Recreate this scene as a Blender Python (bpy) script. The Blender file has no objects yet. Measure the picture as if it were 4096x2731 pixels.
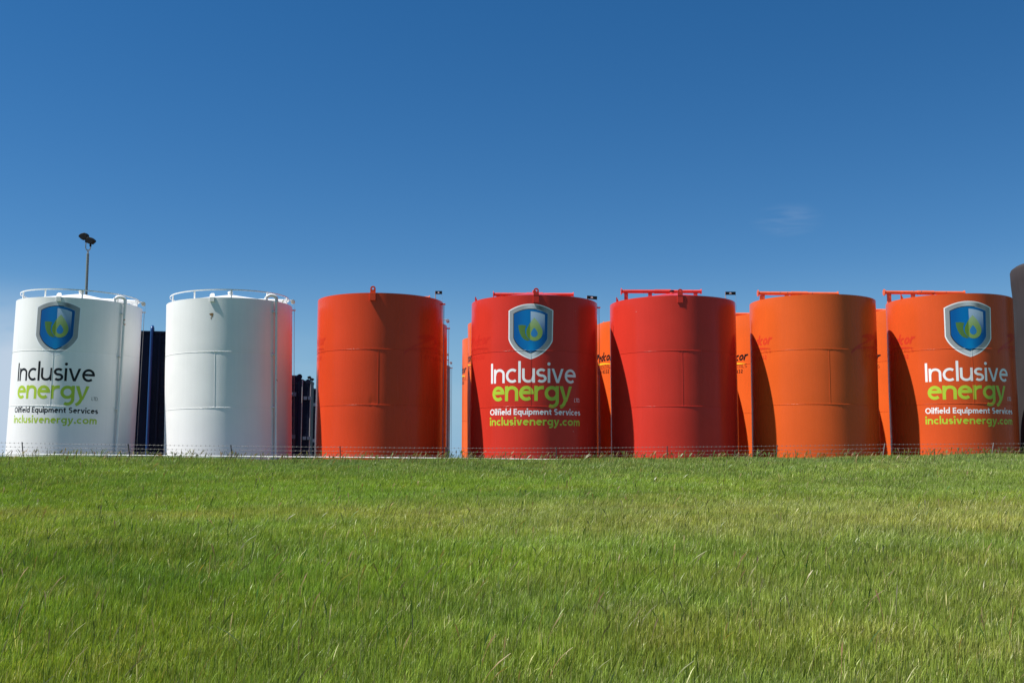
import bpy, bmesh, math, random
import numpy as np
from mathutils import Vector, Matrix
from mathutils.geometry import tessellate_polygon

S = bpy.context.scene
COL = S.collection
R_ = math.radians
PI = math.pi
rng = np.random.default_rng(7)
random.seed(7)

# ------------------------------------------------------------------ camera
F = 4096.0
PITCH = math.atan(480 / 4096.0)
cam = bpy.data.cameras.new('camera'); cam_ob = bpy.data.objects.new('camera', cam); COL.objects.link(cam_ob)
cam.sensor_width = 36; cam.lens = 36.0; cam.clip_end = 20000; cam.clip_start = 0.1
cam_ob.location = (0, 0, 0); cam_ob.rotation_euler = (PI / 2 + PITCH, 0, 0)
S.camera = cam_ob

# ------------------------------------------------------------------ sun and sky
SUN_AZ = R_(13)      # the light travels to the right and a little away from the camera
SUN_EL = R_(60)
sun = bpy.data.lights.new('sun', 'SUN'); sun.energy = 5.0; sun.angle = R_(0.53); sun.color = (1.0, 0.955, 0.89)
sun_ob = bpy.data.objects.new('sun', sun); COL.objects.link(sun_ob)
d = Vector((math.cos(SUN_AZ) * math.cos(SUN_EL), math.sin(SUN_AZ) * math.cos(SUN_EL), -math.sin(SUN_EL)))
sun_ob.rotation_euler = d.to_track_quat('-Z', 'Y').to_euler()
SV = S.view_settings
SV.view_transform = 'Standard'; SV.look = 'None'; SV.exposure = 0.80; SV.gamma = 1.0
W = bpy.data.worlds.new('World'); S.world = W; W.use_nodes = True


def sky_world():
    nt = W.node_tree; N = nt.nodes; L = nt.links
    bg = N['Background']
    sky = N.new('ShaderNodeTexSky'); sky.sky_type = 'NISHITA'; sky.sun_disc = False
    sky.sun_elevation = SUN_EL
    sd = -d
    sky.sun_rotation = math.atan2(sd.x, sd.y)
    sky.altitude = 1100; sky.air_density = 1.0; sky.dust_density = 0.0; sky.ozone_density = 4.0
    hs = N.new('ShaderNodeHueSaturation'); hs.inputs['Saturation'].default_value = 1.30; hs.inputs['Value'].default_value = 1.13
    L.new(sky.outputs[0], hs.inputs['Color'])
    tc = N.new('ShaderNodeTexCoord')

    def M(op, a, b=None, c=None):
        n = N.new('ShaderNodeMath'); n.operation = op
        for i, v in enumerate((a, b, c)):
            if v is None: continue
            if isinstance(v, (int, float)): n.inputs[i].default_value = v
            else: L.new(v, n.inputs[i])
        return n.outputs[0]

    def ramp(v, lo, hi):
        n = N.new('ShaderNodeMapRange'); n.interpolation_type = 'SMOOTHSTEP'
        n.inputs['From Min'].default_value = lo; n.inputs['From Max'].default_value = hi
        L.new(v, n.inputs['Value']); return n.outputs[0]
    sep = N.new('ShaderNodeSeparateXYZ'); L.new(tc.outputs['Generated'], sep.inputs[0])
    x, y, z = sep.outputs
    az = M('ARCTAN2', x, y); el = M('ARCSINE', z)
    comb = N.new('ShaderNodeCombineXYZ'); L.new(M('MULTIPLY', az, 7.0), comb.inputs[0]); L.new(M('MULTIPLY', el, 30.0), comb.inputs[1])
    nz = N.new('ShaderNodeTexNoise'); nz.inputs['Scale'].default_value = 1.0; nz.inputs['Detail'].default_value = 5; nz.inputs['Roughness'].default_value = 0.5
    nz.inputs['Distortion'].default_value = 0.6
    L.new(comb.outputs[0], nz.inputs['Vector'])
    low = M('MULTIPLY', ramp(nz.outputs[0], 0.42, 0.68), ramp(el, 0.16, 0.01))
    low = M('MULTIPLY', low, M('ADD', M('MULTIPLY', ramp(az, -0.40, -0.45), 1.0), 0.12))
    # one small wisp, up on the right
    comb2 = N.new('ShaderNodeCombineXYZ'); L.new(M('MULTIPLY', az, 16.0), comb2.inputs[0]); L.new(M('MULTIPLY', el, 110.0), comb2.inputs[1])
    nz2 = N.new('ShaderNodeTexNoise'); nz2.inputs['Scale'].default_value = 1.0; nz2.inputs['Detail'].default_value = 6
    nz2.inputs['Distortion'].default_value = 0.5
    L.new(comb2.outputs[0], nz2.inputs['Vector'])
    dx = M('DIVIDE', M('SUBTRACT', az, 0.268), 0.034); dy = M('DIVIDE', M('SUBTRACT', el, 0.2265), 0.016)
    r = M('SQRT', M('ADD', M('MULTIPLY', dx, dx), M('MULTIPLY', dy, dy)))
    wisp = M('MULTIPLY', M('MULTIPLY', ramp(r, 1.15, 0.1), ramp(nz2.outputs[0], 0.34, 0.70)), 0.15)
    left = M('MULTIPLY', M('MULTIPLY', ramp(nz.outputs[0], 0.10, 0.46), ramp(az, -0.41, -0.44)), M('MULTIPLY', ramp(el, 0.17, 0.07), 0.85))
    fac = M('MINIMUM', M('ADD', M('ADD', low, left), wisp), 0.8)
    # clear dry air: a touch brighter towards the horizon
    hz = N.new('ShaderNodeMix'); hz.data_type = 'RGBA'; L.new(ramp(el, 0.20, -0.02), hz.inputs[0]); L.new(hs.outputs[0], hz.inputs[6])
    hz.inputs[7].default_value = (2.9, 5.2, 7.4, 1)
    mix = N.new('ShaderNodeMix'); mix.data_type = 'RGBA'
    L.new(fac, mix.inputs[0]); L.new(hz.outputs[2], mix.inputs[6]); mix.inputs[7].default_value = (6.6, 7.6, 9.0, 1)
    L.new(mix.outputs[2], bg.inputs[0]); bg.inputs[1].default_value = 0.050


sky_world()

# ------------------------------------------------------------------ helpers
def tag(o, label=None, cat=None, group=None, kind=None):
    if label: o['label'] = label
    if cat: o['category'] = cat
    if group: o['group'] = group
    if kind: o['kind'] = kind
    return o


def empty(name, loc, rot=(0, 0, 0)):
    o = bpy.data.objects.new(name, None); COL.objects.link(o)
    o.location = loc; o.rotation_euler = rot; o.empty_display_size = 0.3
    return o


def link(name, me, mat, parent=None, smooth=False):
    o = bpy.data.objects.new(name, me); COL.objects.link(o)
    for m in (mat if isinstance(mat, (list, tuple)) else [mat]):
        me.materials.append(m)
    if smooth:
        me.polygons.foreach_set('use_smooth', [True] * len(me.polygons))
    if parent: o.parent = parent
    return o


class MB:
    """collects simple shapes into one mesh"""
    def __init__(s): s.v = []; s.f = []; s.c = None

    def quadgrid(s, rows, closed=False):
        n0 = len(s.v); m = len(rows[0])
        for r in rows: s.v += [tuple(p) for p in r]
        for i in range(len(rows) - 1):
            for j in range(m if closed else m - 1):
                k = (j + 1) % m
                s.f.append((n0 + i * m + j, n0 + i * m + k, n0 + (i + 1) * m + k, n0 + (i + 1) * m + j))
        return n0

    def tube(s, pts, r, seg=10, caps=True):
        pts = [Vector(p) for p in pts]
        rs = r if isinstance(r, (list, tuple)) else [r] * len(pts)
        rows = []; up = None
        for i, p in enumerate(pts):
            t = (pts[min(i + 1, len(pts) - 1)] - pts[max(i - 1, 0)]).normalized()
            if up is None:
                a = Vector((0, 0, 1)) if abs(t.z) < .9 else Vector((1, 0, 0))
                up = t.cross(a).normalized()
            up = (up - t * up.dot(t)).normalized(); w = t.cross(up)
            rows.append([p + rs[i] * (math.cos(2 * PI * k / seg) * up + math.sin(2 * PI * k / seg) * w) for k in range(seg)])
        n0 = s.quadgrid(rows, True)
        if caps:
            s.f.append(tuple(range(n0 + seg - 1, n0 - 1, -1)))
            e = n0 + seg * (len(rows) - 1); s.f.append(tuple(range(e, e + seg)))

    def box(s, c, size, M=None):
        c = Vector(c); hx, hy, hz = [q / 2 for q in size]; n0 = len(s.v)
        for sx in (-1, 1):
            for sy in (-1, 1):
                for sz in (-1, 1):
                    q = Vector((sx * hx, sy * hy, sz * hz))
                    if M: q = M @ q
                    s.v.append(tuple(c + q))
        for f in ((0, 1, 3, 2), (4, 6, 7, 5), (0, 4, 5, 1), (2, 3, 7, 6), (0, 2, 6, 4), (1, 5, 7, 3)):
            s.f.append(tuple(n0 + i for i in f))

    def prism(s, poly, a, M):
        """poly (u, v) extruded by thickness a along M's third axis"""
        n0 = len(s.v); n = len(poly)
        for w in (-a / 2, a / 2):
            for (u, v) in poly: s.v.append(tuple(M @ Vector((u, v, w))))
        s.f.append(tuple(range(n0 + n - 1, n0 - 1, -1))); s.f.append(tuple(range(n0 + n, n0 + 2 * n)))
        for i in range(n):
            j = (i + 1) % n; s.f.append((n0 + i, n0 + j, n0 + n + j, n0 + n + i))

    def build(s, name, mat, parent=None, smooth=False, bevel=0.0, sharp=True):
        me = bpy.data.meshes.new(name); me.from_pydata(s.v, [], s.f); me.update()
        bm = bmesh.new(); bm.from_mesh(me); bmesh.ops.recalc_face_normals(bm, faces=bm.faces)
        if bevel:
            es = [e for e in bm.edges if len(e.link_faces) == 2 and e.calc_face_angle(0) > 0.9]
            bmesh.ops.bevel(bm, geom=es, offset=bevel, segments=2, affect='EDGES', profile=0.5)
        if smooth and sharp:
            for e in bm.edges:
                if len(e.link_faces) == 2 and e.calc_face_angle(0) > 0.7: e.smooth = False
        bm.to_mesh(me); bm.free()
        return link(name, me, mat, parent, smooth)


# ------------------------------------------------------------------ materials
def nodes(name):
    m = bpy.data.materials.new(name); m.use_nodes = True
    return m, m.node_tree, m.node_tree.nodes, m.node_tree.links, m.node_tree.nodes['Principled BSDF']


def paint(name, col, rough=0.3, dirt=0.12, grain=0.04, seed=0.0, spec=0.5, streak=True, coat=0.0, chips_glints=None):
    """tank paint: slightly uneven colour, streaks that run down, uneven gloss and faint waviness"""
    m, nt, N, L, B = nodes(name)
    tc = N.new('ShaderNodeTexCoord')
    mp = N.new('ShaderNodeMapping'); mp.inputs['Location'].default_value = (seed, seed * 2.3, 0); L.new(tc.outputs['Object'], mp.inputs[0])
    ms = N.new('ShaderNodeMapping'); ms.inputs['Scale'].default_value = (5.5, 5.5, 0.22); ms.inputs['Location'].default_value = (seed, 0, 0)
    L.new(tc.outputs['Object'], ms.inputs[0])
    n1 = N.new('ShaderNodeTexNoise'); n1.inputs['Scale'].default_value = 0.55; n1.inputs['Detail'].default_value = 4; L.new(mp.outputs[0], n1.inputs['Vector'])
    n2 = N.new('ShaderNodeTexNoise'); n2.inputs['Scale'].default_value = 1.3; n2.inputs['Detail'].default_value = 6; n2.inputs['Roughness'].default_value = .62
    L.new(ms.outputs[0], n2.inputs['Vector'])
    n3 = N.new('ShaderNodeTexNoise'); n3.inputs['Scale'].default_value = 38; n3.inputs['Detail'].default_value = 3; L.new(mp.outputs[0], n3.inputs['Vector'])

    def mr(v, a, b, lo, hi):
        n = N.new('ShaderNodeMapRange'); n.inputs['From Min'].default_value = a; n.inputs['From Max'].default_value = b
        n.inputs['To Min'].default_value = lo; n.inputs['To Max'].default_value = hi; L.new(v, n.inputs['Value']); return n.outputs[0]

    def mul(a, b):
        n = N.new('ShaderNodeMath'); n.operation = 'MULTIPLY'
        L.new(a, n.inputs[0]); L.new(b, n.inputs[1]); return n.outputs[0]
    f = mul(mr(n1.outputs[0], .3, .7, 1 - dirt, 1 + dirt * .5), mr(n3.outputs[0], .3, .7, 1 - grain, 1 + grain))
    if streak: f = mul(f, mr(n2.outputs[0], .3, .72, 1 + dirt * .25, 1 - dirt * .55))
    hsv = N.new('ShaderNodeHueSaturation'); hsv.inputs['Color'].default_value = (*col, 1); L.new(f, hsv.inputs['Value'])
    out = hsv.outputs[0]
    if chips_glints:
        n4 = N.new('ShaderNodeTexNoise'); n4.inputs['Scale'].default_value = chips_glints[1]; n4.inputs['Detail'].default_value = 5
        L.new(mp.outputs[0], n4.inputs['Vector'])
        mx = N.new('ShaderNodeMix'); mx.data_type = 'RGBA'; L.new(mr(n4.outputs[0], chips_glints[2], chips_glints[2] + .05, 0, 1), mx.inputs[0])
        L.new(out, mx.inputs[6]); mx.inputs[7].default_value = (*chips_glints[0], 1); out = mx.outputs[2]
    L.new(out, B.inputs['Base Color'])
    L.new(mr(n2.outputs[0], .3, .7, rough * .85, rough * 1.3), B.inputs['Roughness'])
    B.inputs['Specular IOR Level'].default_value = spec
    B.inputs['Coat Weight'].default_value = coat; B.inputs['Coat Roughness'].default_value = .12
    bp = N.new('ShaderNodeBump'); bp.inputs['Strength'].default_value = .25; bp.inputs['Distance'].default_value = .004
    L.new(n3.outputs[0], bp.inputs['Height']); L.new(bp.outputs[0], B.inputs['Normal'])
    return m


def vcol_paint(name, rough=.35):
    m, nt, N, L, B = nodes(name)
    a = N.new('ShaderNodeAttribute'); a.attribute_name = 'Col'
    tc = N.new('ShaderNodeTexCoord'); n = N.new('ShaderNodeTexNoise'); n.inputs['Scale'].default_value = 30; L.new(tc.outputs['Object'], n.inputs['Vector'])
    h = N.new('ShaderNodeHueSaturation'); L.new(a.outputs['Color'], h.inputs['Color'])
    mr = N.new('ShaderNodeMapRange'); mr.inputs['To Min'].default_value = .93; mr.inputs['To Max'].default_value = 1.07; L.new(n.outputs[0], mr.inputs['Value'])
    L.new(mr.outputs[0], h.inputs['Value']); L.new(h.outputs[0], B.inputs['Base Color']); B.inputs['Roughness'].default_value = rough; B.inputs['Specular IOR Level'].default_value = .22
    return m


WHITE = (.80, .80, .79)
M_white = [paint('white_paint_a', WHITE, .34, .05, .015, 1.0), paint('white_paint_b', WHITE, .34, .05, .015, 4.0)]
M_whitefit = paint('white_fitting_paint', (.78, .78, .76), .4, .12, .02, 2.0, chips_glints=((.42, .17, .05), 3.2, .66))
C_OR_RED = (.60, .055, .014); C_RED = (.56, .034, .020); C_ORANGE = (.63, .098, .017); C_ORANGE2 = (.61, .082, .017)
M_tank = {
    'orange_red': paint('orange_red_paint', C_OR_RED, .24, .06, .05, 3.0, spec=.18),
    'red': paint('red_paint', C_RED, .22, .06, .05, 5.0, spec=.18, chips_glints=((.50, .42, .38), 9.0, .745)),  # pale specks: chipped paint, plus sun glints painted into the colour
    'red2': paint('bright_red_paint', (.57, .036, .022), .22, .06, .05, 6.0, spec=.18, chips_glints=((.45, .38, .34), 9.0, .75)),  # same pale specks, wear and painted sun glints together
    'orange': paint('orange_paint', C_ORANGE, .27, .06, .05, 8.0, spec=.18),
    'orange2': paint('deep_orange_paint', C_ORANGE2, .26, .06, .05, 9.0, spec=.18),
    'orange_back': paint('bright_orange_paint', (.70, .115, .020), .3, .08, .05, 11.0, spec=.18),
}
def scuffed(name, c, seed): return paint(name, c, .4, .25, .06, seed, chips_glints=((.10, .07, .05), 7.0, .63))
M_pipe = {'red': scuffed('scuffed_red_paint', (.60, .045, .03), 1.5), 'orange': scuffed('scuffed_orange_paint', (.64, .12, .035), 2.5)}
M_black = paint('black_lettering', (.008, .008, .010), .4, .05, .0, 0, spec=.25)
M_wlet = paint('white_lettering', (.80, .81, .82), .35, .04, .0, 0)
M_green = paint('green_lettering', (.40, .56, .030), .35, .05, .0, 0)
M_yellow = paint('yellow_stripe', (.85, .55, .03), .35, .05, .0, 0)
M_emblem = vcol_paint('emblem_print')
M_navy = paint('navy_paint', (.004, .009, .030), .45, .25, .05, 3.3, spec=.18)
M_navypipe = paint('blue_pipe_paint', (.012, .060, .20), .28, .1, .02, 3.6)
M_steel = paint('galvanised_steel', (.34, .35, .35), .45, .2, .05, 5.1)
M_dark = paint('dark_plastic', (.007, .007, .009), .5, .2, .03, 5.9, spec=.2)
M_polegrey = paint('grey_pole_paint', (.16, .19, .18), .45, .15, .03, 6.6)
M_greytank = paint('dark_grey_coating', (.032, .029, .031), .75, .22, .14, 7.7, spec=.25)
M_post = paint('weathered_post_steel', (.06, .055, .05), .6, .4, .1, 9.1)
M_wire = paint('wire_steel', (.17, .165, .16), .5, .1, .05, 9.9)
M_cream = paint('cream_hatch_paint', (.55, .53, .44), .5, .15, .04, 12.0)

# ------------------------------------------------------------------ stroke lettering
def arc(cx, cy, rx, ry, a0, a1, n=None):
    n = n or max(6, int(abs(a1 - a0) / 10))
    return [(cx + rx * math.cos(R_(a0 + (a1 - a0) * i / n)), cy + ry * math.sin(R_(a0 + (a1 - a0) * i / n))) for i in range(n + 1)]


def glyph(ch, w):
    """strokes on an x-height of 1; returns (strokes, polygons, advance width)"""
    h = w / 2; cap = 1.42; P = []
    if ch == ' ': return [], [], .5
    if ch == 'I': return [[(h, 0), (h, cap)]], [], w
    if ch == 'l': return [[(h, 0), (h, 1.52)]], [], w
    if ch == 'i': return [[(h, 0), (h, 1.0)]], [arc(h, 1.32, w * .64, w * .64, 0, 345, 18)], w
    if ch == '.': return [], [arc(w * .6, w * .6, w * .66, w * .66, 0, 345, 18)], w * 1.2
    if ch == 'n':
        W_ = .92; return [[(h, 0), (h, 1)], [(h, .50)] + arc(W_ / 2 + .02, .62, W_ / 2 - h - .02, .38 - h, 165, 0) + [(W_ - h, 0)]], [], W_
    if ch == 'u':
        W_ = .92; return [[(W_ - h, 0), (W_ - h, 1)], [(W_ - h, .50)] + arc(W_ / 2 - .02, .38, W_ / 2 - h - .02, .38 - h, -15, -180) + [(h, 1)]], [], W_
    if ch == 'm':
        a = .76; b = a * 2 - w + .08
        return [[(h, 0), (h, 1)], [(h, .5)] + arc(a / 2 + .02, .62, a / 2 - h - .02 + .02, .38 - h, 165, 0) + [(a - h + .02, 0)],
                [(a - h + .02, .5)] + arc(a - h + .02 + (a - w) / 2 + .02, .62, (a - w) / 2, .38 - h, 165, 0) + [(a * 2 - w - h + .04, 0)]], [], a * 2 - w + .04
    if ch == 'c': return [arc(.50, .5, .50 - h, .5 - h, 52, 308)], [], .84
    if ch == 'o': return [arc(.52, .5, .52 - h, .5 - h, 0, 360, 36)], [], 1.04
    if ch == 'e': return [arc(.48, .5, .48 - h, .5 - h, -7, 312), [(w * .6, .45 + h * .92), (.96 - w * .55, .45 + h * .92)]], [], .94
    if ch == 's':
        ry = (1 - w) / 4; rx = .37 - h
        return [arc(.37, .5 + ry, rx, ry, 38, 270) [:-1] + arc(.37, .5 - ry, rx, ry, 90, -142)], [], .72
    if ch == 'v': return [], [[(0, 1), (w * 1.06, 1), (.46, w * 1.25), (.92 - w * 1.06, 1), (.92, 1), (.46 + w * .56, 0), (.46 - w * .56, 0)]], .92
    if ch == 'y':
        return [[(.40, .04)] + [(.36, -.08), (.29, -.22), (.19, -.33), (.04, -.40)]], \
               [[(0, 1), (w * 1.08, 1), (.47, w * .95), (.92 - w * 1.02, 1), (.92, 1), (.40 + w * .62, -.03), (.40 - w * .40, .02)]], .92
    if ch == 'r': return [[(h, 0), (h, 1)], [(h, .48)] + arc(.52, .55, .52 - h, .45 - h, 168, 98) + [(.62, 1 - h)]], [], .62
    if ch == 'g': return [arc(.48, .51, .48 - h, .49 - h, 0, 360, 36), [(.96 - h, 1), (.96 - h, -.02)] + arc(.50, -.02, .46 - h, .45 - h, -8, -125)], [], .96
    if ch == 'd': return [arc(.48, .5, .48 - h, .5 - h, 0, 360, 36), [(.96 - h, 0), (.96 - h, 1.52)]], [], .96
    if ch == 'q': return [arc(.48, .5, .48 - h, .5 - h, 0, 360, 36), [(.96 - h, 1), (.96 - h, -.42)]], [], .96
    if ch == 'p': return [arc(.48, .5, .48 - h, .5 - h, 0, 360, 36), [(h, 1), (h, -.42)]], [], .96
    if ch == 't': return [[(.17 + h, 1.28), (.17 + h, .30)] + arc(.17 + h + .22, .26, .22, .26 - h, 180, 280), [(0, 1 - h), (.60, 1 - h)]], [], .60
    if ch == 'f': return [[(.14 + h, 0), (.14 + h, 1.18)] + arc(.14 + h + .26, 1.18, .26, .36 - h, 180, 78), [(0, 1 - h), (.52, 1 - h)]], [], .56
    W_ = .92
    if ch == 'O': return [arc(.68, cap / 2, .68 - h, cap / 2 - h, 0, 360, 40)], [], 1.36
    if ch == 'E': return [[(h, 0), (h, cap)], [(w, h), (.78, h)], [(w, cap / 2), (.72, cap / 2)], [(w, cap - h), (.78, cap - h)]], [], .78
    if ch == 'F': return [[(h, 0), (h, cap)], [(w, cap * .5), (.72, cap * .5)], [(w, cap - h), (.78, cap - h)]], [], .78
    if ch == 'S':
        ry = (cap - w) / 4; rx = .45 - h
        return [arc(.45, cap / 2 + ry, rx, ry, 38, 270)[:-1] + arc(.45, cap / 2 - ry, rx, ry, 90, -142)], [], .9
    if ch == 'L': return [[(h, 0), (h, cap)], [(w, h), (.74, h)]], [], .74
    if ch == 'T': return [[(.47, 0), (.47, cap - w)], [(0, cap - h), (.94, cap - h)]], [], .94
    if ch == 'D': return [[(h, 0), (h, cap)], [(w, h)] + arc(.52, cap / 2, .60 - h, cap / 2 - h, -90, 90) + [(w, cap - h)]], [], 1.12
    if ch == 'N': return [[(h, 0), (h, cap)], [(1.0 - h, 0), (1.0 - h, cap)], [(h, cap - h * .4), (1.0 - h, h * .4)]], [], 1.0
    if ch == 'R': return [[(h, 0), (h, cap)], [(w, cap - h)] + arc(.52, cap * .75, .40 - h, cap * .25 - h * .5, 90, -90) + [(w, cap * .5)], [(.52, cap * .5), (.88, 0)]], [], .92
    if ch == 'A': return [[(h, 0), (h, cap * .62)] + arc(.5, cap * .62, .5 - h, cap * .38 - h, 180, 0) + [(1 - h, 0)], [(w, cap * .42), (1 - w, cap * .42)]], [], 1.0
    if ch == '-': return [[(0, cap * .42), (.5, cap * .42)]], [], .5
    if ch == '1': return [[(.42, 0), (.42, cap)], [(.08, cap * .76), (.36, cap - h)]], [], .62
    if ch == '2': return [arc(.44, cap * .70, .44 - h, cap * .30 - h, 165, -32) + [(h * 1.2, w)], [(0, h), (.88, h)]], [], .88
    if ch == '3': return [arc(.42, cap * .74, .40 - h, cap * .26 - h, 155, -80), arc(.42, cap * .28, .46 - h, cap * .28 - h, 85, -155)], [], .90
    if ch == '5': return [[(.82, cap - h), (.16 + h, cap - h), (.12 + h, cap * .5)], arc(.40, cap * .31, .48 - h, cap * .31 - h, 120, -150)], [], .90
    if ch == '7': return [[(0, cap - h), (.86, cap - h)], [(.80, cap - w), (.32, 0)]], [], .88
    if ch == '8': return [arc(.45, cap * .74, .40 - h, cap * .26 - h, 0, 360, 30), arc(.45, cap * .27, .45 - h, cap * .27 - h, 0, 360, 30)], [], .90
    if ch == '9': return [arc(.45, cap * .68, .45 - h, cap * .32 - h, 0, 360, 30), [(.90 - h, cap * .66), (.84, cap * .36), (.68, cap * .14), (.34, h)]], [], .90
    return [], [], .5


def line_art(text, xh, w, track=.16, squeeze=1.0, shear=0.0):
    """returns (ribbons, polygons, width) in metres; ribbons are (points, width)"""
    rib, pol = [], []; x = 0
    for ch in text:
        st, pg, adv = glyph(ch, w)
        f = lambda p: (((p[0] * squeeze + x) + p[1] * shear) * xh, p[1] * xh)
        for s in st: rib.append(([f(p) for p in s], w * xh))
        for q in pg: pol.append([f(p) for p in q])
        x += adv * squeeze + (track if ch != ' ' else 0)
    return rib, pol, (x - track) * xh


def densify(pts, step=.06):
    out = [pts[0]]
    for a, b in zip(pts[:-1], pts[1:]):
        n = max(1, int(math.hypot(b[0] - a[0], b[1] - a[1]) / step))
        for i in range(1, n + 1): out.append((a[0] + (b[0] - a[0]) * i / n, a[1] + (b[1] - a[1]) * i / n))
    return out


def ribbon(pts, w):
    pts = densify(pts); L_, Rr = [], []
    closed = math.hypot(pts[0][0] - pts[-1][0], pts[0][1] - pts[-1][1]) < 1e-6
    n = len(pts)
    def nrm(a, b):
        dx, dy = b[0] - a[0], b[1] - a[1]; l = math.hypot(dx, dy) or 1; return (-dy / l, dx / l)
    for i in range(n):
        if i == 0: n1 = n2 = nrm(pts[0], pts[1]); n1 = nrm(pts[-2], pts[-1]) if closed else n1
        elif i == n - 1: n1 = n2 = nrm(pts[-2], pts[-1]); n2 = nrm(pts[0], pts[1]) if closed else n2
        else: n1 = nrm(pts[i - 1], pts[i]); n2 = nrm(pts[i], pts[i + 1])
        m = (n1[0] + n2[0], n1[1] + n2[1]); l2 = m[0] ** 2 + m[1] ** 2
        k = 2 / l2 if l2 > .4 else 2 / .4
        m = (m[0] * k * w / 2, m[1] * k * w / 2)
        L_.append((pts[i][0] + m[0], pts[i][1] + m[1])); Rr.append((pts[i][0] - m[0], pts[i][1] - m[1]))
    return L_, Rr


class Decal:
    """flat art (arc length, height) laid on a tank wall a few mm proud of the steel"""
    def __init__(s, surf): s.surf = surf; s.v = []; s.f = []; s.col = []; s.k = 0

    def put(s, u, z, off): s.v.append(s.surf(u, z, off))

    def add_ribbon(s, pts, w, du, dz, base=.0014):
        L_, Rr = ribbon(pts, w); s.k += 1; off = base + .0003 * (s.k % 6); n0 = len(s.v)
        for a, b in zip(L_, Rr):
            s.put(a[0] + du, a[1] + dz, off); s.put(b[0] + du, b[1] + dz, off)
        for i in range(len(L_) - 1): s.f.append((n0 + 2 * i, n0 + 2 * i + 1, n0 + 2 * i + 3, n0 + 2 * i + 2))

    def add_poly(s, poly, du, dz, off=.008, cell=.09, colf=None):
        bm = bmesh.new(); vs = [bm.verts.new((p[0], p[1], 0)) for p in poly]
        for t in tessellate_polygon([[Vector((p[0], p[1], 0)) for p in poly]]):
            try: bm.faces.new([vs[i] for i in t])
            except ValueError: pass
        xs = [p[0] for p in poly]; ys = [p[1] for p in poly]
        def cut(lo, hi, ax):
            c = math.ceil(lo / cell) * cell + 1e-4
            while c < hi:
                no = (1, 0, 0) if ax == 0 else (0, 1, 0); co = (c, 0, 0) if ax == 0 else (0, c, 0)
                bmesh.ops.bisect_plane(bm, geom=bm.verts[:] + bm.edges[:] + bm.faces[:], plane_co=co, plane_no=no, dist=1e-6); c += cell
        cut(min(xs), max(xs), 0)
        if colf: cut(min(ys), max(ys), 1)
        n0 = len(s.v); bm.verts.index_update()
        for v in bm.verts:
            s.put(v.co.x + du, v.co.y + dz, off)
            if colf: s.col.append(colf(v.co.x, v.co.y))
        for f in bm.faces: s.f.append(tuple(n0 + v.index for v in f.verts))
        bm.free()

    def build(s, name, mat, parent, smooth=True):
        me = bpy.data.meshes.new(name); me.from_pydata(s.v, [], s.f)
        if s.col:
            a = me.color_attributes.new('Col', 'FLOAT_COLOR', 'POINT')
            a.data.foreach_set('color', [c for q in s.col for c in (*q, 1.0)])
        me.update()
        # face outwards
        cen = Vector((0, 0, 0))
        if me.polygons:
            p = me.polygons[0]; c = Vector((p.center.x, p.center.y, 0))
            flip = [1 for p in me.polygons if p.normal.dot(Vector((p.center.x, p.center.y, 0))) < 0]
            if flip:
                bm = bmesh.new(); bm.from_mesh(me)
                for f in bm.faces:
                    c = f.calc_center_median()
                    f.normal_update()
                    if f.normal.dot(Vector((c.x, c.y, 0))) < 0: f.normal_flip()
                bm.to_mesh(me); bm.free()
        return link(name, me, mat, parent, smooth)


def text_part(name, surf, mat, parent, text, xh, w, u0, z0, width=None, track=.16, shear=0., label=None, center=True):
    if ' ' in text:          # one part per word
        full = line_art(text, xh, w, track)[2]; k = width / full; words = text.split(' '); x = 0
        for i, t in enumerate(words):
            wt = line_art(t, xh, w, track)[2]
            text_part(name, surf, mat, parent, t, xh, w, u0 - width / 2 + (x + wt / 2) * k, z0, wt * k, track, shear, ('word ' + t) if label else None)
            x += wt + track * xh + .5 * xh
        return
    rib, pol, wd = line_art(text, xh, w, track, 1.0, shear)
    if width:
        sq = width / wd; rib = [([(p[0] * sq, p[1]) for p in r], ww) for r, ww in rib]; pol = [[(p[0] * sq, p[1]) for p in q] for q in pol]; wd = width
    D = Decal(surf); du = u0 - (wd / 2 if center else 0)
    for r, ww in rib: D.add_ribbon(r, ww, du, z0)
    for q in pol: D.add_poly(q, du, z0, .0034, .08)
    o = D.build(name, mat, parent)
    if label: o['label'] = label
    return o


EMB_K = 1.0
# emblem outline (metres, origin at the shoulder line of the shield)
def shield_poly(hw, top, sh, side, tip, n=14):
    pts = []
    for i in range(n + 1):
        t = -1 + 2 * i / n; pts.append((hw * t, sh + (top - sh) * (1 - abs(t) ** 2.0)))
    for i in range(1, n + 1):
        t = i / n; a = t * PI / 2
        x = hw * (1 - t) ** .0 * (math.cos(a) * .62 + (1 - t) * .38); pts.append((x, side + (tip - side) * (math.sin(a) * .55 + t * .45)))
    for i in range(1, n):
        t = 1 - i / n; a = t * PI / 2
        x = hw * (math.cos(a) * .62 + (1 - t) * .38); pts.append((-x, side + (tip - side) * (math.sin(a) * .55 + t * .45)))
    pts.append((-hw, side))
    return pts


SH_OUT = shield_poly(1.02, .27, 0, -1.22, -2.09)
SH_SIL = shield_poly(.972, .225, -.02, -1.20, -2.03)
SH_DRK = shield_poly(.79, .060, -.135, -1.165, -1.845)
SH_BLU = shield_poly(.757, .030, -.155, -1.15, -1.80)


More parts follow.
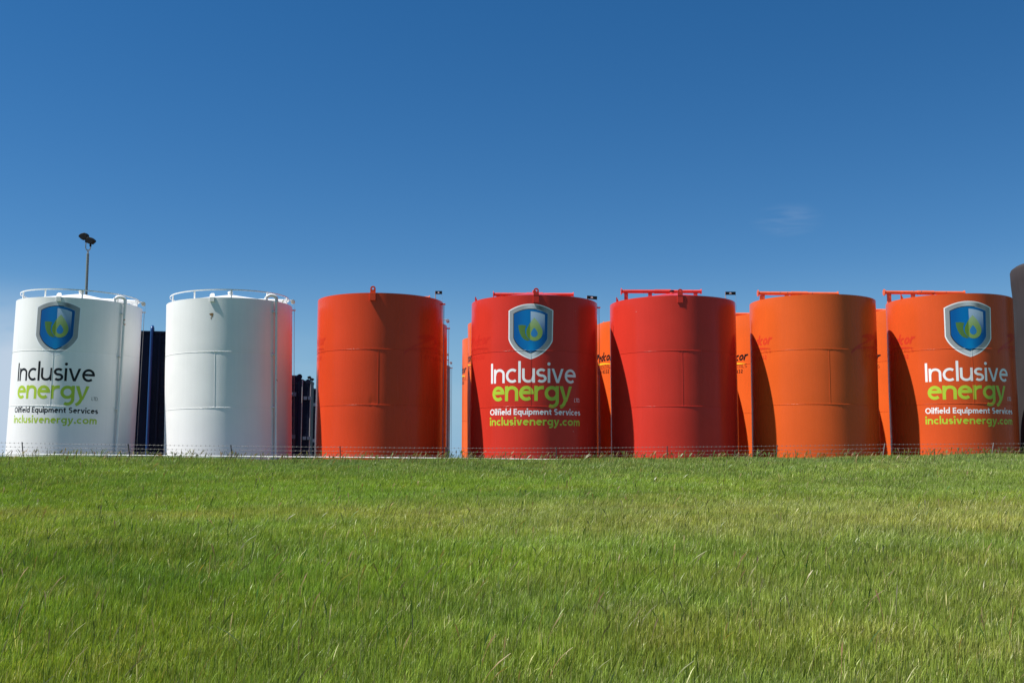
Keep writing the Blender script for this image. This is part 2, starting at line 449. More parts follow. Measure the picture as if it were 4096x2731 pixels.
def drop_poly(cx, cz, r, tip, n=28):
    pts = [(cx, tip)]
    a0 = 28
    for i in range(n + 1):
        a = R_(a0 - (180 + 2 * a0) * i / n); pts.append((cx + r * math.cos(a), cz + r * math.sin(a) * 1.0))
    out = []
    # bow the two straight flanks a little
    p0, p1 = pts[0], pts[1]
    for t in (.33, .66):
        out.append((p0[0] + (p1[0] - p0[0]) * t + .06 * r * 4 * t * (1 - t), p0[1] + (p1[1] - p0[1]) * t + .06 * r * 4 * t * (1 - t)))
    q0 = pts[-1]; o2 = []
    for t in (.34, .67):
        o2.append((q0[0] + (p0[0] - q0[0]) * t - .06 * r * 4 * t * (1 - t), q0[1] + (p0[1] - q0[1]) * t + .06 * r * 4 * t * (1 - t)))
    return [p0] + out + pts[1:] + o2


def inpoly(x, y, P):
    c = False; j = len(P) - 1
    for i in range(len(P)):
        if (P[i][1] > y) != (P[j][1] > y) and x < (P[j][0] - P[i][0]) * (y - P[i][1]) / (P[j][1] - P[i][1]) + P[i][0]: c = not c
        j = i
    return c


def lerp(a, b, t): return tuple(p + (q - p) * t for p, q in zip(a, b))
def sm(x, a, b):
    t = min(1, max(0, (x - a) / (b - a))); return t * t * (3 - 2 * t)


def silver(x, y):
    v = .27
    v += .26 * math.exp(-((x - .02) / .28) ** 2)                    # bright at top middle and at the tip
    v -= .13 * math.exp(-((x - .42) / .14) ** 2)                    # dark band beside it
    v += .12 * sm(y, -1.2, -2.0)
    v += .04 * sm(x, .6, 1.0)
    return (v * .93, v * 1.0, v * 1.06)


def blue(x, y):
    c = lerp((.0, .155, .44), (.0, .08, .28), sm(abs(x - .02), .1, .75))
    c = lerp(c, (.0, .26, .60), .7 * math.exp(-((x - .03) / .16) ** 2) * sm(y, -1.2, -1.6))
    return glare(x, y, c)


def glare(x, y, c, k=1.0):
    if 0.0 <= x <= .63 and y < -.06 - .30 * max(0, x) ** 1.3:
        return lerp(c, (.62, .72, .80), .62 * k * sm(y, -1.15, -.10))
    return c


def emblem(surf, parent, u0, z0, kx=.95):
    base = surf
    def surf(u, z, off): return base(u0 + (u - u0) * kx, z, off)
    D = Decal(surf); D.add_poly(SH_OUT, u0, z0, .0014, .05, lambda x, y: (.80, .82, .85)); 
    D.add_poly(SH_SIL, u0, z0, .0022, .05, silver)
    D.add_poly(SH_DRK, u0, z0, .0030, .05, lambda x, y: (.010, .016, .030) if x < .3 else (.25, .33, .40))
    e = D.build('emblem', M_emblem, parent); e['label'] = 'silver edged blue shield emblem with green leaf and drop'
    D = Decal(surf)
    # the field is split at the glare's edge so the edge stays crisp
    L_ = [p for p in SH_BLU if p[0] < -1e-6]; Rr = [p for p in SH_BLU if p[0] > 1e-6]
    D.add_poly(SH_BLU, u0, z0, .0038, .05, lambda x, y: lerp((.0, .155, .44), (.0, .08, .28), sm(abs(x - .02), .1, .75)) if y > -1.1 else blue(x if x < 0 else -.0001 + 0 * x, y) if x < 0 else lerp(lerp((.0, .155, .44), (.0, .08, .28), sm(abs(x - .02), .1, .75)), (.0, .26, .60), .7 * math.exp(-((x - .03) / .16) ** 2) * sm(y, -1.2, -1.6)))
    D.build('shield_field', M_emblem, e)
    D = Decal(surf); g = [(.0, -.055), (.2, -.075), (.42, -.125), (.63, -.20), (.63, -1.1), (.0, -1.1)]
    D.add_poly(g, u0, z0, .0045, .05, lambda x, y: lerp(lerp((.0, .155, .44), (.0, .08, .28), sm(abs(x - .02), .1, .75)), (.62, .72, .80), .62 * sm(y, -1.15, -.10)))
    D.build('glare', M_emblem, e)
    D = Decal(surf)
    D.add_poly([(-.56, -.63), (-.38, -.625), (-.20, -.655), (-.25, -.80), (-.25, -.95), (-.20, -1.09), (-.12, -1.20), (-.03, -1.29), (-.15, -1.30), (-.29, -1.25), (-.41, -1.13), (-.49, -.97), (-.54, -.80)],
               u0, z0, .0052, .05, lambda x, y: (.075, .165, .040))
    D.build('leaf', M_emblem, e)
    D = Decal(surf); dp = drop_poly(.165, -.945, .365, -.33)
    lf = [p for p in dp if p[0] <= 0.0]
    gl, gr = (.10, .205, .025), (.235, .36, .095)
    D.add_poly(dp, u0, z0, .0059, .05, lambda x, y: gl if x < .0 else lerp(gr, (.40, .53, .33), .6 * sm(y, -.95, -.35)))
    D.add_poly(drop_poly(.16, -1.0, .15, -.75, 20), u0, z0, .0066, .05, lambda x, y: (.03, .21, .50))
    D.build('drop', M_emblem, e)
    return e


def rentals_logo(surf, parent, u_end, mat, ymat, name):
    """slanted logo with a sweeping Z and stripe, its two lines of small lettering and the number; u_end is where its r ends"""
    D = Decal(surf); xh = .30; w = .30
    rib, pol, wd = line_art('edcor', xh, w, .10, .92, .38)
    u0 = u_end - wd - .10; z0 = 5.12
    for r, ww in rib: D.add_ribbon(r, ww, u0, z0)
    D.add_ribbon([(wd, xh - .04), (wd + .14, xh - .035)], .075, u0, z0)
    o = D.build(name, mat, parent); D = Decal(surf)
    # the Z
    zx = u0 - 1.05
    D.add_poly([(zx - .02, 5.36), (zx + .12, 5.47), (zx + .42, 5.54), (zx + .85, 5.55), (zx + 1.12, 5.52), (zx + 1.20, 5.46), (zx + 1.02, 5.38),
                (zx + .55, 5.22), (zx + .20, 5.10), (zx + .0, 5.03), (zx - .28, 4.86), (zx - .62, 4.62), (zx - .60, 4.74), (zx - .45, 4.88), (zx - .15, 5.05), (zx + .18, 5.18), (zx + .48, 5.32), (zx + .30, 5.34)], 0, 0, .0030, .06)
    D.build(name, mat, parent)
    D = Decal(surf); sw = []
    n = 22; x0, x1 = zx - .22, u_end - .14
    top = [(x0 + (x1 - x0) * i / n, 4.90 + .15 * math.sin(PI * min(1, i / n * .9)) ** .8) for i in range(n + 1)]
    bot = [(p[0], p[1] - .015 - .075 * math.sin(PI * (.12 + .86 * i / n)) ** .6) for i, p in enumerate(top)]
    D.add_poly(top + bot[::-1], 0, 0, .0042, .06); st = D.build('stripe', ymat, o)
    text_part(name, surf, mat, parent, 'OILFIELD RENTALS', .125, .14, u_end - 1.30, 4.755, width=2.5, track=.26)
    text_part(name, surf, mat, parent, '1-877-511-9332', .125, .29, u_end - 1.30, 4.50, width=1.96, track=.2)
    return o


# ------------------------------------------------------------------ tanks
def wall_fn(Rr, H, seams, seed, vs_phi, amp=1.0, dents=()):
    r_ = random.Random(seed); ks = [(r_.randint(2, 7), r_.uniform(.3, 1.6), r_.uniform(0, 6.28), r_.uniform(.3, 1.0)) for _ in range(9)]

    def rad(phi, z):
        v = 0
        for k, kz, ph, a in ks: v += a * .0030 * math.sin(k * phi + kz * z + ph)
        for s in seams:
            v -= .004 * math.exp(-((z - s) / .20) ** 2)
        if seams[1] < z < seams[0]:
            dphi = (phi - vs_phi + PI) % (2 * PI) - PI; v -= .005 * math.exp(-(dphi / .05) ** 2)
        for (dp, dz, sp, sz, a) in dents: v -= a * math.exp(-((phi - dp) / sp) ** 2 - ((z - dz) / sz) ** 2)
        return Rr + v * amp
    return rad


def on_wall(rad):
    def surf(u, z, off):
        r0 = 2.8; phi = u / surf.R; r = rad(phi, z) + off
        return (r * math.sin(phi), -r * math.cos(phi), z)
    return surf


LUG = [(-.19, -.34), (.19, -.34), (.19, .20)] + [(.19 * math.cos(R_(a)), .22 + .19 * math.sin(R_(a))) for a in range(0, 181, 15)][1:-1] + [(-.19, .20)]


def frame_at(phi, r, z, tilt=0):
    """u along the wall, v up, w outwards"""
    o = Vector((r * math.sin(phi), -r * math.cos(phi), z)); u = Vector((math.cos(phi), math.sin(phi), 0)); w = Vector((math.sin(phi), -math.cos(phi), 0))
    return Matrix(((u.x, 0, w.x, o.x), (u.y, 0, w.y, o.y), (u.z, 1, w.z, o.z), (0, 0, 0, 1)))


def eye_lug(parent, phi, r, z, mat, sc=1.0, dep=.04):
    """plate with an eye hole, welded to the wall on a box pad"""
    Mx = frame_at(phi, r, z); mb = MB(); t = .035; n = 20
    k = .115 * sc; hh = .17 * sc
    inner = [(k * .42 * math.cos(2 * PI * i / n), hh + k * .42 * math.sin(2 * PI * i / n)) for i in range(n)]
    outer = []
    for i in range(n):
        a = 2 * PI * i / n
        if math.sin(a) >= -1e-6: outer.append((k * math.cos(a), hh + k * math.sin(a)))
        else:
            c, s_ = math.cos(a), math.sin(a); q = 1 / max(abs(c), abs(s_) * .75); outer.append((max(-k, min(k, k * c * q)), hh + k * s_ * q))
    def P(p, w): return tuple(Mx @ Vector((p[0], p[1], w)))
    for w0, w1 in ((dep * .3, dep * .3 + t),):
        n0 = len(mb.v)
        for ring in (outer, inner):
            for w in (w0, w1): mb.v += [P(p, w) for p in ring]
        for i in range(n):
            j = (i + 1) % n
            o0, o1, i0, i1 = n0, n0 + n, n0 + 2 * n, n0 + 3 * n
            mb.f += [(o0 + i, o0 + j, o1 + j, o1 + i), (i0 + j, i0 + i, i1 + i, i1 + j), (o1 + i, o1 + j, i1 + j, i1 + i), (o0 + j, o0 + i, i0 + i, i0 + j)]
    yb = hh - k * 1.3
    mb.box(Mx @ Vector((0, (yb - .02) / 2 , dep * .3 + t / 2)), (2 * k, t, yb + .02), Matrix.Rotation(phi, 3, 'Z'))
    lug = mb.build('lifting_lug', mat, parent, bevel=.004)
    pb = MB(); pb.box(Mx @ Vector((0, -.17 * sc, dep / 2)), (.25 * sc, dep, .33 * sc), Matrix.Rotation(phi, 3, 'Z'))
    pb.build('lug_pad', mat, lug, bevel=.008)
    return lug


def storage_tank(label, X, Y, Rr, lean, top, s1, s2, mat, seed, vs_phi, group, base_z=-.12, seg=256, zed=None, dents=(), bead_shield=None, cone=.5):
    root = empty('storage_tank', (X, Y, base_z), (0, lean, 0)); tag(root, label, 'tank', group)
    rad = wall_fn(Rr, top, (s1, s2), seed, vs_phi, 1.0, dents)
    zs = sorted(set([0, .05, top - .03, top] + list(np.linspace(0, top, 46)) + [s1 + q for q in (-.12, -.06, -.02, 0, .02, .06, .12)] + [s2 + q for q in (-.12, -.06, -.02, 0, .02, .06, .12)]))
    mb = MB(); rows = []
    for z in zs:
        rows.append([(rad(2 * PI * i / seg, z) * math.sin(2 * PI * i / seg), -rad(2 * PI * i / seg, z) * math.cos(2 * PI * i / seg), z) for i in range(seg)])
    # rim lip turned in
    rr = [(rad(2 * PI * i / seg, top) - .05) for i in range(seg)]
    rows.append([(r * math.sin(2 * PI * i / seg), -r * math.cos(2 * PI * i / seg), top) for i, r in enumerate(rr)])
    mb.quadgrid(rows, True); mb.build('shell', mat, root, smooth=True)
    # cone roof
    mb = MB(); n = 96; rows = []
    for r, z in ((Rr - .045, top - .005), (Rr * .7, top + .32 * cone), (Rr * .35, top + .72 * cone), (.30, top + cone), (.02, top + cone + .005)):
        rows.append([(r * math.sin(2 * PI * i / n), -r * math.cos(2 * PI * i / n), z) for i in range(n)])
    mb.quadgrid(rows, True); mb.build('roof', mat, root, smooth=True)
    # weld beads
    mb = MB(); seg2 = 420
    for s_ in (s1, s2):
        pts = []
        for i in range(seg2 + 1):
            a = 2 * PI * i / seg2; r = rad(a, s_) + .0025 + .0010 * math.sin(i * 1.7) ; pts.append((r * math.sin(a), -r * math.cos(a), s_ + .002 * math.sin(i * .9)))
        mb.tube(pts, .0075, 6, False)
    pts = []
    for i in range(60):
        z = s2 + (s1 - s2) * i / 59; r = rad(vs_phi, z) + .003; pts.append((r * math.sin(vs_phi), -r * math.cos(vs_phi), z))
    mb.tube(pts, .007, 6, False)
    wb = mb.build('weld_seam', mat, root, smooth=True, sharp=False)
    if bead_shield:
        u0, z0 = bead_shield; me = wb.data
        for m_ in (M_bead_silver, M_bead_blue): me.materials.append(m_)
        for p in me.polygons:
            c = p.center; ph = math.atan2(c.x, -c.y); u = (ph * Rr - u0) / .95; v = c.z - z0
            if abs(u) < 1.2:
                if inpoly(u, v, SH_BLU): p.material_index = 2
                elif inpoly(u, v, SH_OUT): p.material_index = 1
    surf = on_wall(rad); surf.R = Rr
    return root, rad, surf


M_bead_silver = paint('bead_silver', (.45, .49, .52), .35, .03, 0, 0)
M_bead_blue = paint('bead_blue', (.0, .16, .42), .35, .03, 0, 0)


def top_pipe(root, mat, x0, x1, y, z, r=.085, zroof=None, cone=.5):
    mb = MB(); n = 30
    mb.tube([(x0, y, z), (x0 + (x1 - x0) * .42, y, z)], r * .95, 18); mb.tube([(x0 + (x1 - x0) * .415, y, z), (x0 + (x1 - x0) * .62, y, z)], r * 1.14, 18)
    mb.tube([(x0 + (x1 - x0) * .615, y, z), (x1, y, z)], r * .9, 18)
    p = mb.build('roof_pipe', mat, root, smooth=True)
    for xx, k in ((x0, 1.75), (x1, 1.35)):
        mb = MB(); mb.tube([(xx - .018, y, z), (xx + .018, y, z)], r * k, 22); mb.build('flange', mat, p, smooth=True)
    for t in (.06, .36, .93):
        xx = x0 + (x1 - x0) * t
        rr = math.hypot(xx, y); zr = zroof - .0 if zroof else z - .6
        zb = zroof + max(0, cone * (1 - rr / 2.7)) - .06
        if z - zb > .1:
            mb = MB(); mb.box((xx, y, (z + zb) / 2 - .03), (.17, .12, z - zb - .02)); mb.build('pipe_support', mat, root, bevel=.006)
    return p


def vent(root, x, y, z, mat, capmat, r=.10):
    mb = MB(); mb.tube([(x, y, z), (x, y, z + .16)], r, 18); v = mb.build('vent', mat, root, smooth=True)
    mb = MB(); mb.tube([(x, y, z + .145), (x, y, z + .20), (x, y, z + .225)], [r * 1.15, r * 1.15, r * .7], 18); mb.build('vent_cap', capmat, v, smooth=True)


def handle(root, x, y, z, r, mat, rot=0.0):
    mb = MB(); c, s_ = math.cos(rot), math.sin(rot); rows = []
    for i in range(17):
        a = PI * i / 16
        rows.append([(x + (k * math.cos(a)) * c - w * s_, y + (k * math.cos(a)) * s_ + w * c, z + k * math.sin(a) * .85) for k, w in ((r, -.04), (r, .04), (r - .02, .04), (r - .02, -.04))])
    mb.quadgrid(rows, True); mb.build('grab_handle', mat, root)


def gauge_line(root, phi, r, top, mat, bottom=.3, off=.09, sc=1.0, pulleys=True, pmat=None):
    """float gauge: bracket and pulleys on the roof edge, a cable that runs down a guide rail beside the wall"""
    g = MB(); F_ = frame_at(phi, r, 0)
    pmat = pmat or M_steel
    def P(u, v, w): return F_ @ Vector((u, v, w))
    g.tube([P(0, bottom, off), P(0, top - .12, off)], .011, 6)
    g.tube([P(.07, bottom, off), P(.07, top - .12, off)], .008, 6)
    rail = g.build('gauge_rail', M_steel, root)
    b = MB(); b.box(P(.035, top - .11, off * .5 + .02), (.12, off + .08, .05), Matrix.Rotation(phi, 3, 'Z')); b.build('bracket', mat, rail)
    if pulleys:
        p = MB(); p.tube([P(0, top - .12, off + .02), P(0, top + .22, off + .02)], .004, 5)
        p.tube([P(0, top + .34, -.55), P(0, top + .34, off - .05)], .02, 8); c = p.build('gauge_arm', pmat, root)
        for w in (-.36, off - .06):
            q = MB(); ctr = (0, top + .26, w)
            n = 20; 
            for rr, t in ((.095, .05), (.045, .075)):
                q.tube([P(-t, top + .27, w), P(t, top + .27, w)], rr, n)
            q.build('pulley', pmat, c, smooth=True)
    return rail


def sign_board(root, x, y, z, w, h, tilt, postbase, textmat):
    b = MB(); Mx = Matrix.Rotation(tilt, 3, 'Y'); b.box((x + w / 2, y, z), (w, .02, h), Mx); s_ = b.build('sign_board', M_dark, root)
    t = MB()
    for i in range(4):
        t.box(Vector((x + w * (.40 + .055 * i), y - .012, z - .005)), (.018, .004, h * .26), Mx)
    t.box(Vector((x + w * .48, y - .012, z + h * .22)), (w * .16, .004, h * .10), Mx)
    t.build('sign_marks', M_wlet, s_)
    p = MB(); p.tube([(x + .01, y + .02, postbase), (x + .01, y + .02, z + h * .45)], .02, 8); p.build('sign_post', M_steel, s_)
    p = MB(); p.tube([(x + w - .01, y, z - h * .4), (x + w + .02, y, z - .75)], .004, 5); p.build('sign_wire', M_steel, s_)


def handrail(root, Rr, top, mat, h=.36, k=.945, posts=10, ph0=R_(1)):
    r = Rr * k; mb = MB(); n = 120; rows = []
    for i in range(n):
        a = 2 * PI * i / n
        rows.append([((r + du) * math.sin(a), -(r + du) * math.cos(a), top + h + dz) for du, dz in ((-.006, -.025), (.006, -.025), (.006, .025), (-.006, .025))])
    rows.append(rows[0]); mb.quadgrid(rows, True); hr = mb.build('handrail', mat, root)
    for i in range(posts):
        a = ph0 + 2 * PI * i / posts
        p = MB(); M3 = Matrix.Rotation(a, 3, 'Z'); p.box(((r - .012) * math.sin(a), -(r - .012) * math.cos(a), top + h / 2 + .01), (.07, .014, h + .02), M3)
        p.box(((r - .035) * math.sin(a), -(r - .035) * math.cos(a), top + h / 2 + .01), (.012, .05, h + .02), M3)
        p.build('rail_post', mat, hr)


def overflow_pipe(root, rad, phi, top, mat, r=.064):
    Rr = rad(phi, 3) + .13; F_ = frame_at(phi, Rr, 0)
    def P(u, v, w): return F_ @ Vector((u, v, w))
    mb = MB(); pts = [P(0, .02, 0), P(0, 3, 0), P(0, top - .05, 0)]
    mb.tube(pts, r, 16); op = mb.build('overflow_pipe', mat, root, smooth=True)
    el = MB(); n = 14
    q = [P(0, top - .05, 0), P(0, top + .06, 0)] + [P(-.22 * (1 - math.cos(PI * i / n)) * .8, top + .06 + .17 * math.sin(PI * i / n), -.17 * (1 - math.cos(PI * i / n)) * .8) for i in range(1, n)] + [P(-.352, top + .06, -.272), P(-.352, top + .0, -.272)]
    el.tube(q, r * 1.12, 16); el.tube([P(0, top - .07, 0), P(0, top - .03, 0)], r * 1.35, 16)
    el.build('gooseneck', mat, op, smooth=True)
    for z in (top * .34, top * .665, top * .93):
        b = MB(); b.box(P(-.045, z, -.075), (.16, .12, .05), Matrix.Rotation(phi, 3, 'Z')); b.build('bracket', mat, op)


FRONT = []
YR = 45.6
# label, X, R, lean, top, s1, s2
T1, rad1, sf1 = storage_tank('white tank at the far left that carries the shield emblem and dark lettering', -19.52, YR, 2.622, .014, 7.06, 4.79, 2.45,
                             M_white[0], 11, R_(-21 + 23.2), 'front row of storage tanks', bead_shield=(R_(-19.8 + 23.2) * 2.622, 6.64))
T2, rad2, sf2 = storage_tank('plain white tank with handrail and no lettering, beside the orange red tank', -12.53, YR, 2.731, -.022, 7.02, 4.72, 2.36,
                             M_white[1], 12, R_(-12.7 + 15.4), 'front row of storage tanks')
T3, rad3, sf3 = storage_tank('plain orange red tank with an eye lug on its rim, right of the white tanks', -5.9, YR, 2.79, 0.0, 7.21, 4.83, 2.48,
                             M_tank['orange_red'], 13, R_(-1.7 + 7.4), 'front row of storage tanks', dents=((R_(-6), 2.60, .11, .14, .035),), cone=.22)
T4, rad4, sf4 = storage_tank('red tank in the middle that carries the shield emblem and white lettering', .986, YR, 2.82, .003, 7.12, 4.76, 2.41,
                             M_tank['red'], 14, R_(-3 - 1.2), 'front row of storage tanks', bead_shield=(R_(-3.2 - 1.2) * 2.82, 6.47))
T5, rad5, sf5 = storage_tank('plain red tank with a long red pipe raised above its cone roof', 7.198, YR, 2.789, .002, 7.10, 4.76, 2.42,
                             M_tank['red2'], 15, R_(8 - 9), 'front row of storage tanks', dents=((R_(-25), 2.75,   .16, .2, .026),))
T6, rad6, sf6 = storage_tank('orange tank with faded old lettering, between plain red tank and lettered orange tank', 13.35, 45.35, 2.707, .009, 7.13, 4.81, 2.50,
                             M_tank['orange'], 16, R_(14 - 16.4), 'front row of storage tanks', cone=.12)
T7, rad7, sf7 = storage_tank('orange tank at the far right that carries the shield emblem and white lettering', 19.31, 45.0, 2.598, .008, 7.12, 4.81, 2.51,
                             M_tank['orange2'], 17, R_(19 - 23.2), 'front row of storage tanks', cone=.12, bead_shield=(R_(17.6 - 23.2) * 2.598, 6.53))


def sponsor(root, surf, k, phi_s, phi_t, z_s, zoff, dark):
    """shield and the four lines of lettering; k scales the widths"""
    a = M_black if dark else M_wlet
    emblem(surf, root, phi_s * surf.R, z_s, .925 if dark else .95)
    c = phi_t * surf.R
    text_part('lettering', surf, a, root, 'Inclusive', .60 * k, .180, c, 3.40 + zoff, width=3.88 * k, track=.10, label='large word Inclusive')
    text_part('lettering', surf, M_green, root, 'energy', .63 * k, .225, c - .06 * k, 2.64 + zoff, width=3.60 * k, track=.05, label='large green word energy')
    text_part('lettering', surf, a, root, 'LTD.', .115 * k, .15, c + 2.02 * k, 2.62 + zoff, width=.30 * k, track=.12, label='small letters LTD.')
    text_part('lettering', surf, a, root, 'Oilfield Equipment Services', .178 * k ** .6, .27, c + .10 * k, 2.06 + zoff, width=4.20 * k, track=.10, label='line Oilfield Equipment Services')
    text_part('lettering', surf, M_green, root, 'inclusivenergy.com', .236 * k ** .6, .275, c + .08 * k, 1.62 + zoff, width=4.18 * k, track=.10, label='green line inclusivenergy.com')


sponsor(T1, sf1, .905, R_(-19.8 + 23.2), R_(-22.3 + 23.2), 6.64, .10, True)
sponsor(T4, sf4, 1.0, R_(-3.2 - 1.2), R_(-1.2 - 1.2), 6.47, .0, False)
sponsor(T7, sf7, .93, R_(17.6 - 23.2), R_(17.2 - 23.2), 6.53, .04, False)


def ghost_mat(name, c, seed): return paint(name, c, .27, .10, .05, seed, spec=.18)
G3 = ghost_mat('faded_lettering_a', (.54, .036, .012), 3.0); G4 = ghost_mat('faded_lettering_b', (.53, .026, .017), 5.0)
G6 = ghost_mat('faded_lettering_c', (.58, .046, .018), 8.0); G7 = ghost_mat('faded_lettering_d', (.57, .042, .018), 9.0)
for root, sf, G, ends in ((T3, sf3, G3, (-50, 92)), (T4, sf4, G4, (-44,)), (T6, sf6, G6, (-55, 84)), (T7, sf7, G7, (-55, 90))):
    for e in ends:
        rentals_logo(sf, root, R_(e) * sf.R, G, G, 'faded_lettering')

# white tanks' fittings
for root, rad, Rr, top, az in ((T1, rad1, 2.622, 7.06, 23.2), (T2, rad2, 2.731, 7.02, 15.4)):
    handrail(root, Rr, top, M_whitefit, ph0=R_(1 + az))
    ph = R_((-19.3 if root is T1 else -15.7) + az)
    F_ = frame_at(ph, Rr, top); b = MB(); b.box(F_ @ Vector((0, -.085, .025)), (.20, .05, .20), Matrix.Rotation(ph, 3, 'Z')); lg = b.build('lifting_lug', M_whitefit, root, bevel=.008)
    b = MB(); b.prism([(-.10, 0), (.10, 0), (.10, .12), (.06, .19), (-.06, .19), (-.10, .12)], .03, F_ @ Matrix.Translation((0, .01, .03)) @ Matrix.Rotation(R_(-25), 4, 'X')); b.build('lug_plate', M_whitefit, lg)
    overflow_pipe(root, rad, R_((40.5 if root is T1 else 42.8) + az), top, M_whitefit)
    vent(root, 0, 0, top + .48, M_whitefit, M_cream if root is T1 else M_whitefit)
    # roof pipe to the right
    c, s_ = math.cos(R_(az)), math.sin(R_(az))
    x0 = .70 if root is T1 else .75
    p = MB(); a_ = Vector((.55, .2, top + .33)); b_ = Vector((2.35, .55, top + .30)); p.tube([a_, b_], .085, 18); rp = p.build('roof_pipe', M_whitefit, root, smooth=True)
    q = MB(); dv = (b_ - a_).normalized(); q.tube([b_ - dv * .03, b_ + dv * .02], .105, 20); q.build('flange', M_whitefit, rp, smooth=True)
    q = MB(); q.box((2.12, .5, top + .1), (.16, .10, .36)); q.build('pipe_support', M_whitefit, root, bevel=.006)
    q = MB(); q.prism([(-.1, 0), (.12, 0), (.12, .30), (.06, .30), (-.02, .12)], .02, Matrix.Translation((2.42, -.1, top)) @ Matrix.Rotation(R_(90), 4, 'X')); q.build('roof_bracket', M_whitefit, root)
    gauge_line(root, R_(90 + az - (4 if root is T1 else 3)), Rr, top, M_whitefit, pmat=M_cream)
# rust patch on the plain white tank
m, nt, N_, L_n, B_ = nodes('rust_stain'); B_.inputs['Base Color'].default_value = (.20, .085, .02, 1); B_.inputs['Roughness'].default_value = .8
_n = N_.new('ShaderNodeTexNoise'); _n.inputs['Scale'].default_value = 25; _r = N_.new('ShaderNodeValToRGB'); _r.color_ramp.elements[0].color = (.05, .03, .02, 1); _r.color_ramp.elements[1].color = (.42, .22, .07, 1)
L_n.new(_n.outputs[0], _r.inputs[0]); L_n.new(_r.outputs[0], B_.inputs['Base Color']); M_rust = m
D = Decal(sf2); uR = R_(-16.3 + 15.4) * 2.731
for (cx, cz, a, b) in ((0, 6.30, .085, .05), (.03, 6.25, .035, .07), (-.005, 6.14, .022, .05), (.05, 6.33, .04, .025)):
    D.add_poly([(cx + a * math.cos(t) * (1 + .25 * math.sin(3 * t + cx * 40)), cz + b * math.sin(t) * (1 + .2 * math.sin(5 * t))) for t in np.linspace(0, 2 * PI, 16, endpoint=False)], uR, 0, .004 + .001 * abs(cx) * 20, .1)
D.build('rust_stain', M_rust, T2)

# coloured tanks' fittings
def red_fit(root, Rr, top, lug, mat, pm, pipe, zc):
    if lug is not None: eye_lug(root, R_(lug), Rr, top, mat)
    top_pipe(root, pm, *pipe, zroof=top)
eye_lug(T3, R_(-7 + 7.4), 2.79, 7.21, M_tank['orange_red'], 1.0, .10); eye_lug(T4, R_(1.5 - 1.2), 2.82, 7.12, M_tank['red']); eye_lug(T5, R_(7 - 9), 2.789, 7.10, M_tank['red2'], .95)
for root, Rr, top, mt in ((T4, 2.82, 7.12, 'red'), (T5, 2.789, 7.10, 'red2'), (T6, 2.707, 7.13, 'orange'), (T7, 2.598, 7.12, 'orange2')):
    # lug seen edge-on at the left of the rim
    b = MB(); b.prism([(-.02, -.1), (.16, -.1), (.10, .03), (.02, .20), (-.02, .22)], .03, Matrix.Translation((-Rr * .93, -.9, top)) @ Matrix.Rotation(R_(90), 4, 'X')); b.build('rim_plate', M_tank[mt], root)
top_pipe(T3, M_pipe['orange'], -.2, 2.12, .8, 7.56, zroof=7.21, cone=.22)
top_pipe(T4, M_pipe['red'], -1.86, 1.80, .8, 7.72, zroof=7.12)
top_pipe(T5, M_pipe['red'], -2.20, 1.46, .8, 7.86, zroof=7.10)
top_pipe(T6, M_pipe['orange'], -2.20, 1.44, .8, 7.72, zroof=7.13, cone=.12)
top_pipe(T7, M_pipe['orange'], -2.52, 1.10, .8, 7.70, zroof=7.12, cone=.12)
vent(T5, 0, 0, 7.56, M_pipe['red'], M_dark, .095)
vent(T4, 0, 0, 7.56, M_pipe['red'], M_pipe['red'], .08)
handle(T5, 1.75, 0.0, 7.22, .24, M_pipe['red']); handle(T4, 2.15, -.3, 7.13, .17, M_pipe['red'])
gauge_line(T3, R_(82.6 + 0), 2.79, 7.21, M_tank['orange_red'], pulleys=False); gauge_line(T4, R_(90 + 0), 2.82, 7.12, M_tank['red'], pulleys=False)
gauge_line(T5, R_(100), 2.789, 7.10, M_tank['red2'], pulleys=False)
sign_board(T3, 2.46, -.3, 7.63, .31, .14, 0, 7.1, M_wlet); sign_board(T4, 2.31, -.8, 7.33, .45, .15, R_(5), 7.0, M_wlet); sign_board(T5, 2.30, -.5, 7.57, .46, .14, 0, 7.0, M_wlet)
q = MB(); q.tube([(1.95, -.2, 7.25), (2.45, -.1, 7.29)], .02, 8); ga = q.build('gauge_arm', M_cream, T6)
q = MB(); q.tube([(2.46, -.16, 7.21), (2.46, -.06, 7.21)], .085, 20); q.build('pulley', M_cream, ga, smooth=True)

# ------------------------------------------------------------------ the rows behind
back = [
    ('orange back tank between the lettered red tank and the plain red one', 7.16, 52.4, 2.78, 7.10, 'orange_back', -50),
    ('orange back tank between the plain red tank and the plain orange one', 13.75, 52.4, 2.78, 7.40, 'orange_back', -48),
    ('narrow strip of an orange tank seen between the two orange tanks of the front row', 20.55, 52.4, 2.72, 7.60, 'orange_back', -54),
    ('taller orange tank sliver at the left edge of the lettered red tank', .53, 52.4, 2.80, 7.10, 'orange_back', -66),
    ('shorter looking orange tank strip farthest left beside the lettered red tank', -.07, 59.2, 2.82, 7.10, 'orange_back', -64),
    ('red tank close behind the orange red tank at its right edge', -6.15, 52.4, 2.80, 7.05, 'red', None),
    ('red tank second behind the orange red tank, with a pulley above its rim', -7.25, 69.5, 2.80, 7.10, 'red', None),
    ('farthest dark red tank strip, narrowest, next to the gap of sky', -7.35, 75.5, 2.80, 7.10, 'red2', None),
]
